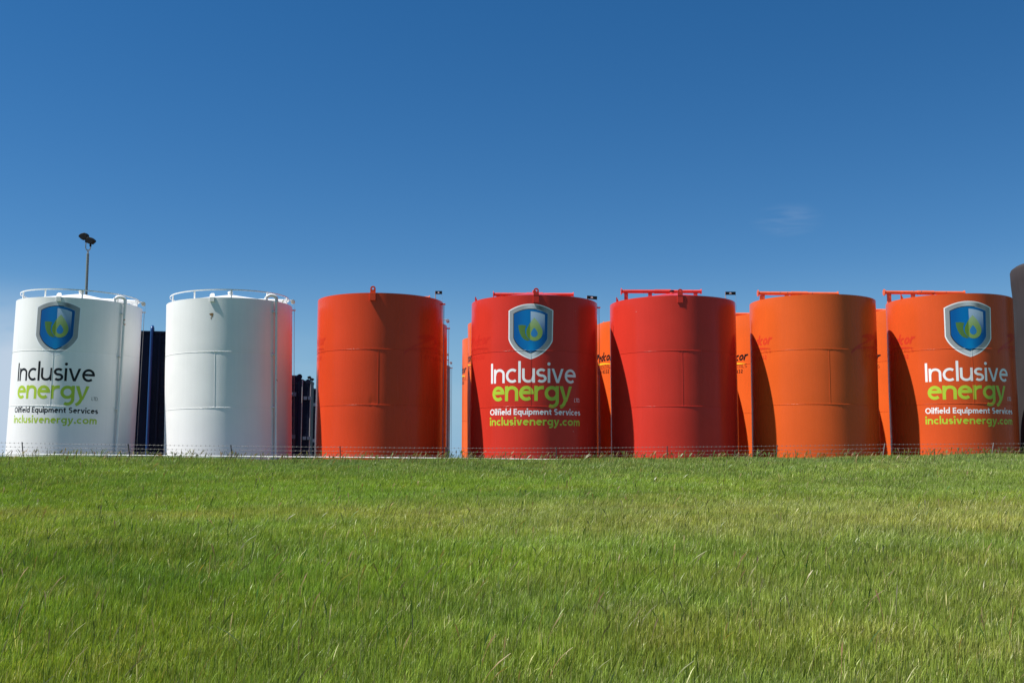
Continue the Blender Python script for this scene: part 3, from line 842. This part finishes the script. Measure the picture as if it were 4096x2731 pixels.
for i, (lb, x, y, r, top, mt, lg) in enumerate(back):
    rt, rd, sf = storage_tank(lb, x, y, r, 0, top, top * .668, top * .34, M_tank[mt], 30 + i, R_(-20), 'tanks standing behind the front row', seg=128)
    if lg is not None: rentals_logo(sf, rt, R_(lg) * r, M_black, M_yellow, 'lettering')
    else: gauge_line(rt, R_(90), r, top, M_tank[mt], pulleys=True, sc=1.0)
    if x > 6: top_pipe(rt, M_pipe['orange'], -2.4 if x < 10 else -2.5, 1.2, .4, top + (.33 if x > 10 else .1), zroof=top)
    if x < 0 and mt == 'orange_back':
        b = MB(); b.prism([(-.02, -.1), (.16, -.1), (.10, .03), (.02, .20), (-.02, .22)], .03, Matrix.Translation((-r * .80, -1.7, top)) @ Matrix.Rotation(R_(90), 4, 'X')); b.build('rim_plate', M_pipe['red'], rt)
    if abs(x - 7.16) < .1:
        b = MB(); b.prism([(-.02, -.1), (.06, -.1), (.06, .25), (-.0, .25)], .06, Matrix.Translation((-r * .76, -1.8, top)) @ Matrix.Rotation(R_(90), 4, 'X')); b.build('rim_plate', M_pipe['red'], rt)

# dark grey tank at the right
gt = empty('grey_tank', (26.86, 47.4, .0), (0, .016, 0)); tag(gt, 'tall dark grey tank with rounded shoulder, cut off by the right edge', 'tank')
mb = MB(); n = 128; rows = []
prof = [(3.17, 0), (3.17, 2), (3.16, 5.0), (3.17, 7.0), (3.20, 7.9), (3.23, 8.4), (3.24, 8.95), (3.20, 9.06), (3.08, 9.15), (2.8, 9.23), (2.0, 9.42), (1.0, 9.56), (.02, 9.6)]
zz = []
for (r0, z0), (r1, z1) in zip(prof[:-1], prof[1:]):
    k = max(1, int((z1 - z0) / .35))
    for j in range(k): zz.append((r0 + (r1 - r0) * j / k, z0 + (z1 - z0) * j / k))
zz.append(prof[-1]); rq = random.Random(5)
for r, z in zz: rows.append([((r + .010 * math.sin(5 * a + z * 2) + .006 * math.sin(13 * a - z)) * math.sin(a), -(r + .010 * math.sin(5 * a + z * 2)) * math.cos(a), z) for a in [2 * PI * i / n for i in range(n)]])
mb.quadgrid(rows, True); mb.build('shell', M_greytank, gt, smooth=True, sharp=False)
b = MB(); q = [(-.13, 0), (.13, 0), (.13, .40), (.07, .46), (-.07, .46), (-.13, .40)]
Mx = Matrix.Translation((-2.62, -1.1, 9.14)) @ Matrix.Rotation(R_(90), 4, 'X')
for s_ in (-.09, .09): b.box(Vector((-2.62 + s_, -1.1, 9.36)), (.05, .04, .44))
b.box(Vector((-2.62, -1.1, 9.58)), (.23, .04, .05)); b.build('lifting_lug', M_dark, gt)
b = MB(); b.box(Vector((-2.5, -1.1, 9.17)), (.5, .3, .06)); b.build('lug_pad', M_dark, gt)

# ------------------------------------------------------------------ navy rig tanks
def navy_tank(label, px, py, w, dpt, h, rot, pipe=False, knob=True):
    rt = empty('upright_tank', (px, py, -.12), (0, 0, rot)); tag(rt, label, 'tank', 'navy upright tanks at the back')
    mb = MB(); mb.box((0, 0, h / 2), (w, dpt, h)); mb.build('body', M_navy, rt, bevel=.09)
    f = MB()
    for sx in (-1, 1):
        f.box((sx * (w / 2 - .09), -dpt / 2 - .05, h / 2 - .1), (.18, .12, h - .3))
    for z in np.arange(.45, h - .4, .42): f.box((0, -dpt / 2 - .03, z), (w - .4, .07, .06))
    f.build('frame', M_navy, rt, bevel=.01)
    for z in (h * .30, h * .78):
        for k in (-1, 0, 1):
            s_ = MB(); s_.box((k * .32 + w * .1, -dpt / 2 - .22, z), (.24, .26, .24)); s_.build('step_bracket', M_steelblue, rt)
    if knob:
        k = MB(); k.tube([(-w / 2 + .15, -dpt / 2 - .16, h - .1), (-w / 2 + .15, dpt / 2, h - .1)], .17, 18); k.tube([(w / 2 - .15, -dpt / 2 - .16, h - .1), (w / 2 - .15, dpt / 2, h - .1)], .17, 18)
        k.build('corner_tube', M_navy, rt, smooth=True)
        g = MB(); g.tube([(w / 2 + .04, -dpt / 2 - .12, 0), (w / 2 + .04, -dpt / 2 - .12, h - .3)], .03, 8); g.build('side_rail', M_steel, rt)
    return rt


M_steelblue = paint('weathered_blue_steel', (.09, .125, .18), .5, .2, .05, 13.0)
b1 = empty('upright_tank', (-18.25, 52.8, -.12), (0, 0, R_(12))); tag(b1, 'navy blue upright tank with a blue pipe, between the two white tanks', 'tank', 'navy upright tanks at the back')
HB = 6.83
mb = MB(); mb.box((0.2, 1.5, HB / 2), (2.9, 3.0, HB)); mb.build('body', M_navy, b1, bevel=.05)
f = MB(); f.box((-1.2, -.05, HB / 2 - .05), (.16, .14, HB - .2)); f.box((-.02, -.05, HB / 2 - .05), (.10, .12, HB - .1)); f.box((1.6, -.05, HB / 2 - .05), (.14, .14, HB - .2))
for i in range(14): f.box((.72, -.035, .4 + i * .455), (1.5, .075, .05))
f.box((.9, -.06, HB - .88), (1.4, .13, .36)); f.box((.2, -.06, HB - .06), (2.9, .13, .12)); f.build('frame', M_navy, b1, bevel=.008)
q = MB(); pts = [(-.42, -.22, 0), (-.42, -.22, HB - .02)] + [(-.42, -.22 + .22 * (1 - math.cos(PI * i / 10)), HB + .0 + .24 * math.sin(PI * i / 10)) for i in range(1, 11)] + [(-.42, .22, HB - .1)]
q.tube(pts, .075, 16); q.build('vertical_pipe', M_navypipe, b1, smooth=True)
q = MB(); q.tube([(.75, .2, HB - .0), (.75, .2, HB + .05), (.75, .2, HB + .06), (.75, .2, HB + .16), (.75, .2, HB + .20)], [.20, .20, .24, .24, .10], 22); h_ = q.build('hatch', M_cream, b1, smooth=True)
q = MB(); q.tube([(.75, .2, HB + .19), (.75, .2, HB + .24)], .08, 14); q.box((1.0, .2, HB + .1), (.12, .16, .16)); q.build('hatch_latch', M_steel, h_)
q = MB(); q.box((-1.12, 0, HB + .13), (.10, .10, .30)); q.build('corner_post', M_dark, b1)
b2 = navy_tank('navy upright tank nearest the plain white tank, its rounded corner highest of the receding row', -14.85, 66.5, 2.0, 2.5, 5.62, R_(18))
b3 = navy_tank('lowest navy tank top, seen between two taller navy tanks right of the plain white tank', -17.35, 84, 0.9, 2.2, 5.37, R_(10), knob=False)
b4 = navy_tank('navy upright tank with a round corner tube, under the small floodlight mast', -15.33, 76.5, .74, 2.2, 6.08, R_(4))
b5 = navy_tank('navy upright tank partly hidden by the left edge of the orange red tank', -15.32, 82, 1.3, 2.2, 5.86, R_(0))


# ------------------------------------------------------------------ floodlight masts
def floodlight(label, x, y, zb, zt, sc, lean, ang=0.0):
    """grey mast, bright steel yoke and two dark lamp heads; zt is the mast's top"""
    rt = empty('floodlight_mast', (x, y, zb), (0, lean, ang)); tag(rt, label, 'floodlight', 'floodlight masts')
    H = zt - zb; mb = MB(); mb.tube([(0, 0, 0), (0, 0, H)], .075 * sc, 16); mb.build('mast', M_polegrey, rt, smooth=True)
    y_ = MB(); y_.tube([(0, 0, H - .02), (0, 0, H + .24 * sc)], .045 * sc, 12)
    pts = [(-.135 * sc, 0, H + .80 * sc)] + [(-.145 * sc * math.cos(R_(a)), 0, H + (.40 - .22 * math.sin(R_(a))) * sc) for a in range(0, 181, 12)] + [(.135 * sc, 0, H + .56 * sc)]
    y_.tube(pts, .030 * sc, 10); y_.build('yoke', M_steel, rt, smooth=True)
    for (cx, cz, rr, bx) in ((-.26, 1.02, 14, -.14), (.13, .76, -14, .135)):
        h_ = MB(); n = 8
        prof = [(-.27, .04), (-.24, .12), (-.10, .19), (.10, .19), (.22, .12), (.25, .0), (.16, -.17), (-.14, -.16)]
        prof = prof if cx < 0 else [(-p[0], p[1]) for p in prof]
        Mx = Matrix.Translation((cx * sc, 0, H + cz * sc)) @ Matrix.Rotation(R_(-rr), 4, 'Y') @ Matrix.Rotation(R_(90), 4, 'X')
        h_.prism([(p[0] * sc, p[1] * sc) for p in prof], .34 * sc, Mx); lp = h_.build('lamp_head', M_dark, rt, bevel=.02 * sc)
        k = MB(); k.box((bx * sc, 0, H + (cz - .24) * sc), (.085 * sc, .09 * sc, .20 * sc)); k.build('lamp_bracket', M_dark, lp)


floodlight('tall grey mast with two dark floodlights behind the lettered white tank', -21.40, 51.0, -.12, 10.45, .86, -.008)
floodlight('small far mast with two dark floodlights above the navy tanks', -17.3, 88, -.12, 6.55, .62, 0)

# ------------------------------------------------------------------ ground
PXB = np.array([-3000, 0, 300, 700, 1150, 2048, 2600, 3000, 3500, 3900, 4300, 7000.]); 
ZB = np.array([.30, .265, .24, .195, .155, .15, .18, .225, .25, .315, .34, .36]) - .195
XB = (PXB - 2048) / 4096 * 37.0


def bow(x): return np.interp(x, XB, ZB)


def ground_z(x, y):
    x = np.asarray(x, float); y = np.asarray(y, float)
    t = np.clip((y - 5.0) / (36.5 - 5.0), 0, 1); t = t + .05 * np.sin(2 * PI * t)
    z = -1.78 + (bow(x) + 1.78) * t
    z += .035 * np.sin(x * .55 + y * .32) * np.sin(y * .41 - x * .12 + 1.0) + .02 * np.sin(x * 1.3 + 2.0 + y * .9)
    over = np.clip((y - 37.2) / 2.6, 0, 1); over = over * over * (3 - 2 * over)
    z = z * (1 - over) + (-.17) * over
    far = np.clip((y - 120) / 300, 0, 1); z = z - far * 3.0
    side = np.clip((np.abs(x) - 60) / 200, 0, 1) * np.clip((36 - y) / 60, 0, 1)
    return z


def gmat():
    m, nt, N, L, B = nodes('turf_soil')
    tc = N.new('ShaderNodeTexCoord'); n = N.new('ShaderNodeTexNoise'); n.inputs['Scale'].default_value = 2.2; n.inputs['Detail'].default_value = 8
    L.new(tc.outputs['Object'], n.inputs['Vector']); r = N.new('ShaderNodeValToRGB')
    r.color_ramp.elements[0].position = .3; r.color_ramp.elements[0].color = (.045, .085, .014, 1); r.color_ramp.elements[1].position = .7; r.color_ramp.elements[1].color = (.10, .155, .030, 1)
    L.new(n.outputs[0], r.inputs[0]); L.new(r.outputs[0], B.inputs['Base Color']); B.inputs['Roughness'].default_value = .9
    b = N.new('ShaderNodeBump'); b.inputs['Distance'].default_value = .05; L.new(n.outputs[0], b.inputs['Height']); L.new(b.outputs[0], B.inputs['Normal'])
    return m


def gravel():
    m, nt, N, L, B = nodes('pale_gravel')
    tc = N.new('ShaderNodeTexCoord'); n = N.new('ShaderNodeTexNoise'); n.inputs['Scale'].default_value = 9; n.inputs['Detail'].default_value = 9
    L.new(tc.outputs['Object'], n.inputs['Vector']); r = N.new('ShaderNodeValToRGB')
    r.color_ramp.elements[0].position = .3; r.color_ramp.elements[0].color = (.05, .045, .038, 1); r.color_ramp.elements[1].position = .7; r.color_ramp.elements[1].color = (.12, .11, .09, 1)
    L.new(n.outputs[0], r.inputs[0]); L.new(r.outputs[0], B.inputs['Base Color']); B.inputs['Roughness'].default_value = .95
    return m


xs = np.concatenate([[-4000, -1500, -600, -250, -120, -70], np.arange(-45, 45.01, .75), [70, 120, 250, 600, 1500, 4000]])
ys = np.concatenate([[-4000, -1500, -500, -150, -50, -15], np.arange(-5, 44.01, .5), [50, 70, 100, 140, 200, 400, 900, 2000, 6000]])
XX, YY = np.meshgrid(xs, ys); ZZ = ground_z(XX, YY)
mb = MB(); mb.quadgrid([[(XX[i, j], YY[i, j], ZZ[i, j]) for j in range(len(xs))] for i in range(len(ys))])
g = mb.build('ground', gmat(), smooth=True, sharp=False); tag(g, kind='structure', label='grassy ground rising to a low crest in front of the tanks')
mb = MB(); mb.quadgrid([[(x, y, -.145) for x in (-48, -20, 0, 20, 60)] for y in (40.4, 60, 80, 115)])
g = mb.build('gravel_pad', gravel()); tag(g, kind='structure', label='gravel yard the tanks stand on')


# ------------------------------------------------------------------ grass
def vnoise(x, y, f, seed):
    r = np.random.default_rng(seed); g_ = r.random((256, 256)); X = x * f + 1000; Y = y * f + 1000
    xi = np.floor(X).astype(int); yi = np.floor(Y).astype(int); fx = X - xi; fy = Y - yi; fx = fx * fx * (3 - 2 * fx); fy = fy * fy * (3 - 2 * fy)
    a = g_[xi % 256, yi % 256]; b = g_[(xi + 1) % 256, yi % 256]; c = g_[xi % 256, (yi + 1) % 256]; e = g_[(xi + 1) % 256, (yi + 1) % 256]
    return (a * (1 - fx) + b * fx) * (1 - fy) + (c * (1 - fx) + e * fx) * fy


def gcol(x, y, n):
    """per-blade colour: lush, olive and dry blades in patches and in bands across the slope"""
    lush = np.array([.175, .285, .026]); deep = np.array([.120, .200, .026]); olive = np.array([.25, .285, .058]); straw = np.array([.44, .43, .20]); blueg = np.array([.135, .205, .065])
    p1 = vnoise(x, y, .22, 1); p2 = vnoise(x * .5, y, .5, 2); p3 = vnoise(x, y, 1.6, 3)
    c = deep + (lush - deep) * np.clip(p1 * 1.4 - .1, 0, 1)[:, None]
    # an olive, drier band crosses the slope half way up
    band = np.exp(-((y - 17.5 - (p2 - .5) * 4) / 2.4) ** 2) * .75 + np.clip(p3 - .55, 0, 1) * .9 + np.exp(-((y - 8) / 1.8) ** 2) * .25
    band += np.clip((x / (y * .5)) * .25 + .1, 0, .3)
    c = c + (olive - c) * np.clip(band, 0, 1)[:, None]
    c = c + (blueg - c) * (np.clip((y - 27) / 8, 0, 1) * .55)[:, None]
    dry = (rng.random(n) < (.045 + .10 * np.clip(band, 0, 1)))
    c[dry] = straw * (0.6 + .6 * rng.random(dry.sum()))[:, None]
    tuft = .78 + .44 * vnoise(x, y, 4.5, 21) * (.7 + .6 * vnoise(x, y, 1.1, 22))
    warm = np.array([1.06, 1.0, .9]) ** (vnoise(x, y, .7, 23) * 2 - .8)[:, None]
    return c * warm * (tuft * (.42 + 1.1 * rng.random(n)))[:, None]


def blades(y0, y1, dens, hm, w0, segs, margin=5.0):
    xm = y1 * .52 + margin; n = int(dens * (y1 - y0) * 2 * xm)
    x = rng.uniform(-xm, xm, n); y = rng.uniform(y0, y1, n)
    keep = np.abs(x) < y * .52 + margin; x = x[keep]; y = y[keep]; n = len(x)
    keep = rng.random(n) < (.55 + .45 * vnoise(x, y, 2.2, 9)); x = x[keep]; y = y[keep]; n = len(x)
    z = ground_z(x, y) - .01
    hgt = hm * (.5 + .65 * rng.random(n)) * (.80 + .36 * vnoise(x, y, 1.7, 5)) * (.88 + .2 * vnoise(x, y, .25, 6))
    wid = w0 * (.6 + .8 * rng.random(n))
    yaw = rng.uniform(0, 2 * PI, n)
    gust = vnoise(x, y * 1.6, .8, 12)
    la = rng.normal(0.1, 1.05, n); lm = hgt * np.clip((.12 + .30 * gust) * (.6 + .4 * np.clip((y - 8) / 10, 0, 1)) + rng.normal(0, .24, n), .02, 1.0)   # wind bends them to the right
    lx = np.cos(la) * lm; ly = np.sin(la) * lm * .8
    ts = [0, .38, .72, 1.0] if segs == 3 else [0, .5, 1.0]
    V = []; wdx = np.cos(yaw) * wid / 2; wdy = np.sin(yaw) * wid / 2
    for k, t in enumerate(ts):
        cx = x + lx * t ** 1.7; cy = y + ly * t ** 1.7; cz = z + hgt * (t - .22 * np.minimum(1, lm / hgt) * t ** 2.5)
        if k < len(ts) - 1:
            tw = 1.0 if k == 0 else (.95 if k == 1 else .62)
            V.append(np.stack([cx - wdx * tw, cy - wdy * tw, cz], 1)); V.append(np.stack([cx + wdx * tw, cy + wdy * tw, cz], 1))
        else: V.append(np.stack([cx, cy, cz], 1))
    m = len(V); V = np.stack(V, 1).reshape(-1, 3)
    base = (np.arange(n) * m)[:, None]
    quads = [[0, 1, 3, 2], [2, 3, 5, 4]] if segs == 3 else [[0, 1, 3, 2]]
    tri = [4, 5, 6] if segs == 3 else [2, 3, 4]
    loops = np.concatenate([base + np.array(q) for q in quads] + [base + np.array(tri)], 1)
    sizes = np.tile(np.array([4] * len(quads) + [3]), n)
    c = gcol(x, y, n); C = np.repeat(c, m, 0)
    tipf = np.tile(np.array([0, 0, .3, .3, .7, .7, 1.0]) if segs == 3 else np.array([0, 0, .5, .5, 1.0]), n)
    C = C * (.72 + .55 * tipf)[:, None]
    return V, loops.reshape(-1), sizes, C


def grass_mesh(name, sets, mat):
    Vs, Ls, Ss, Cs = [], [], [], []; off = 0
    for V, Lp, Sz, C in sets: Vs.append(V); Ls.append(Lp + off); Ss.append(Sz); Cs.append(C); off += len(V)
    V = np.concatenate(Vs); Lp = np.concatenate(Ls); Sz = np.concatenate(Ss); C = np.concatenate(Cs)
    me = bpy.data.meshes.new(name); me.vertices.add(len(V)); me.vertices.foreach_set('co', V.astype(np.float32).ravel())
    me.loops.add(len(Lp)); me.loops.foreach_set('vertex_index', Lp.astype(np.int32))
    me.polygons.add(len(Sz)); st = np.concatenate([[0], np.cumsum(Sz)[:-1]]).astype(np.int32); me.polygons.foreach_set('loop_start', st)
    try: me.polygons.foreach_set('loop_total', Sz.astype(np.int32))
    except Exception: pass
    me.update(calc_edges=True)
    a = me.color_attributes.new('Col', 'FLOAT_COLOR', 'POINT'); a.data.foreach_set('color', np.concatenate([C, np.ones((len(C), 1))], 1).astype(np.float32).ravel())
    return link(name, me, mat)


def blade_mat():
    m, nt, N, L, B = nodes('grass_blade'); a = N.new('ShaderNodeAttribute'); a.attribute_name = 'Col'
    L.new(a.outputs['Color'], B.inputs['Base Color']); B.inputs['Roughness'].default_value = .42; B.inputs['Specular IOR Level'].default_value = .45
    t = N.new('ShaderNodeBsdfTranslucent'); g_ = N.new('ShaderNodeMix'); g_.data_type = 'RGBA'; g_.blend_type = 'MULTIPLY'; g_.inputs[0].default_value = 1
    L.new(a.outputs['Color'], g_.inputs[6]); g_.inputs[7].default_value = (1.5, 1.4, .6, 1); L.new(g_.outputs[2], t.inputs['Color'])
    mx = N.new('ShaderNodeMixShader'); mx.inputs[0].default_value = .30; L.new(B.outputs[0], mx.inputs[1]); L.new(t.outputs[0], mx.inputs[2])
    L.new(mx.outputs[0], N['Material Output'].inputs[0]); return m


MG = blade_mat()
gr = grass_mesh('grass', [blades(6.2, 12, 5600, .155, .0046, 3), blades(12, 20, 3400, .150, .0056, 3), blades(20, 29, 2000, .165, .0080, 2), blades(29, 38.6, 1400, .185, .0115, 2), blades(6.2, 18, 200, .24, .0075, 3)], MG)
tag(gr, 'long green meadow grass bending to the right in the wind', 'grass', kind='stuff')


def stalks(n, y0, y1, h0, h1, straw, seedp):
    """thin flowering stems, some with a seed head"""
    Vs, Lp, Sz, Cs = [], [], [], []; off = 0
    for _ in range(n):
        y = random.uniform(y0, y1); x = random.uniform(-1, 1) * (y * .52 + 1.5); z = float(ground_z(x, y)); h = random.uniform(h0, h1); w = .0012 + .0002 * y
        dx = random.gauss(.20, .25) * h; dy = random.gauss(0, .1) * h; c = [q * random.uniform(.7, 1.2) for q in (straw if random.random() < .6 else (.11, .17, .035))]
        yaw = random.uniform(-.6, .6); pts = []
        for i in range(6):
            t = i / 5; pts.append((x + dx * t ** 1.8, y + dy * t ** 1.8, z + h * (t - .12 * t ** 3)))
        sd = random.random() < seedp
        for i, p in enumerate(pts):
            ww = w * (1 - .5 * i / 5)
            if sd and i == 4: ww = w * 2.2
            if sd and i == 5: ww = w * .8
            Vs += [(p[0] - ww * math.cos(yaw), p[1] - ww * math.sin(yaw), p[2]), (p[0] + ww * math.cos(yaw), p[1] + ww * math.sin(yaw), p[2])]; Cs += [c, c]
        for i in range(5): Lp += [off + 2 * i, off + 2 * i + 1, off + 2 * i + 3, off + 2 * i + 2]; Sz.append(4)
        off += 12
    return np.array(Vs), np.array(Lp), np.array(Sz), np.array(Cs)


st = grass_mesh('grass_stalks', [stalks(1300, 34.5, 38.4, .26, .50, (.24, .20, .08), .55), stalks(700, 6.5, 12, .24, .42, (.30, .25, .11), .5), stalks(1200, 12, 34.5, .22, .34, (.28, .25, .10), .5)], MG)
tag(st, 'thin straw coloured seed stems standing above the grass', 'grass', kind='stuff')

# ------------------------------------------------------------------ barbed wire fence and the pipe on the ground
fe = empty('barbed_wire_fence', (0, 38.9, -.1)); tag(fe, 'low barbed wire fence on steel posts along the crest of the grass', 'fence')
YF = 38.9
def at(px, row, y=YF):
    u = (px - 2048) / F; v = (1365.5 - row) / F
    dy = math.cos(PITCH) - v * math.sin(PITCH); dz = math.sin(PITCH) + v * math.cos(PITCH); k = y / dy
    return Vector((u * k, y, dz * k))
def loc(p): return p - Vector((0, YF, -.1))
WP = [(-1200, 1752), (0, 1770), (513, 1778), (925, 1783), (1360, 1787.5), (1782, 1791), (2225, 1791.5), (2669, 1787), (3108, 1783), (3537, 1777), (3972, 1774), (5000, 1768)]
PT = [(88, 94), (512, 521), (923, 929), (1360, 1362), (1783, 1783), (2225, 2225), (2669, 2668), (3109, 3103), (3539, 3529), (3974, 3964)]
wr = lambda px: float(np.interp(px, [a for a, b in WP], [b for a, b in WP]))
for k, dr in enumerate((0, 15.5, 30)):
    mb = MB(); pts = []
    for i in range(len(WP) - 1):
        (a, ra), (b, rb) = WP[i], WP[i + 1]
        for j in range(12):
            t = j / 12; pts.append(loc(at(a + (b - a) * t, ra + (rb - ra) * t + dr + 1.4 * 4 * t * (1 - t) * (.5 + .3 * k))))
    mb.tube(pts, .0036, 5)
    x = pts[0].x; i = 0
    while x < pts[-1].x - .3:
        while pts[i + 1].x < x: i += 1
        a, b = pts[i], pts[i + 1]; t = (x - a.x) / (b.x - a.x); p = a.lerp(b, t)
        mb.tube([p + Vector((-.012, 0, .026)), p + Vector((.012, 0, -.026))], .005, 4); mb.tube([p + Vector((.016, .01, .018)), p + Vector((-.016, -.01, -.018))], .005, 4)
        x += random.uniform(.13, .19)
    mb.build('wire', M_wire, fe)
for i, (a, b) in enumerate(PT):
    p = loc(at(a, wr(a) - 4)); q = loc(at(b, 1838)); mb = MB(); dv = (p - q).normalized()
    q = q - dv * .35
    mb.tube([q, p], .020, 6); mb.box((p + q) / 2 + Vector((0, -.018, 0)), (.012, .03, (p - q).length), Vector((0, 0, 1)).rotation_difference(dv).to_matrix())
    mb.build('post', M_post if i < 4 else M_wire if i in (8, 9) else M_post, fe)
mb = MB(); pts = []
for px, row in ((-900, 1806), (0, 1815.5), (350, 1818.5), (700, 1822), (1150, 1826.5), (1500, 1829), (1900, 1833), (2300, 1838), (2800, 1842), (3300, 1840), (3700, 1834), (4096, 1828), (4800, 1818)):
    pts.append(at(px, row, 40.3))
zb = Vector((pts[0].x, pts[0].y, -.12)); gp = empty('ground_pipe', (0, 40.3, -.12)); tag(gp, 'thin white pipe running low along the ground just behind the grass crest', 'pipe')
mb.tube([p - Vector((0, 40.3, -.12)) for p in pts], .022, 8); mb.build('pipe', M_whitefit, gp, smooth=True)
for px in range(-600, 4800, 560):
    i = max(j for j in range(len(pts)) if (pts[j].x <= (px - 2048) / 4096 * 40.3) or j == 0); i = min(i, len(pts) - 2)
    X = (px - 2048) / 4096 * 40.3; t = (X - pts[i].x) / (pts[i + 1].x - pts[i].x); z = pts[i].z + (pts[i + 1].z - pts[i].z) * t
    mb = MB(); mb.box((X, 0, (z + .12) / 2 - .03), (.05, .05, z + .12 + .02)); mb.build('pipe_stand', M_whitefit, gp)
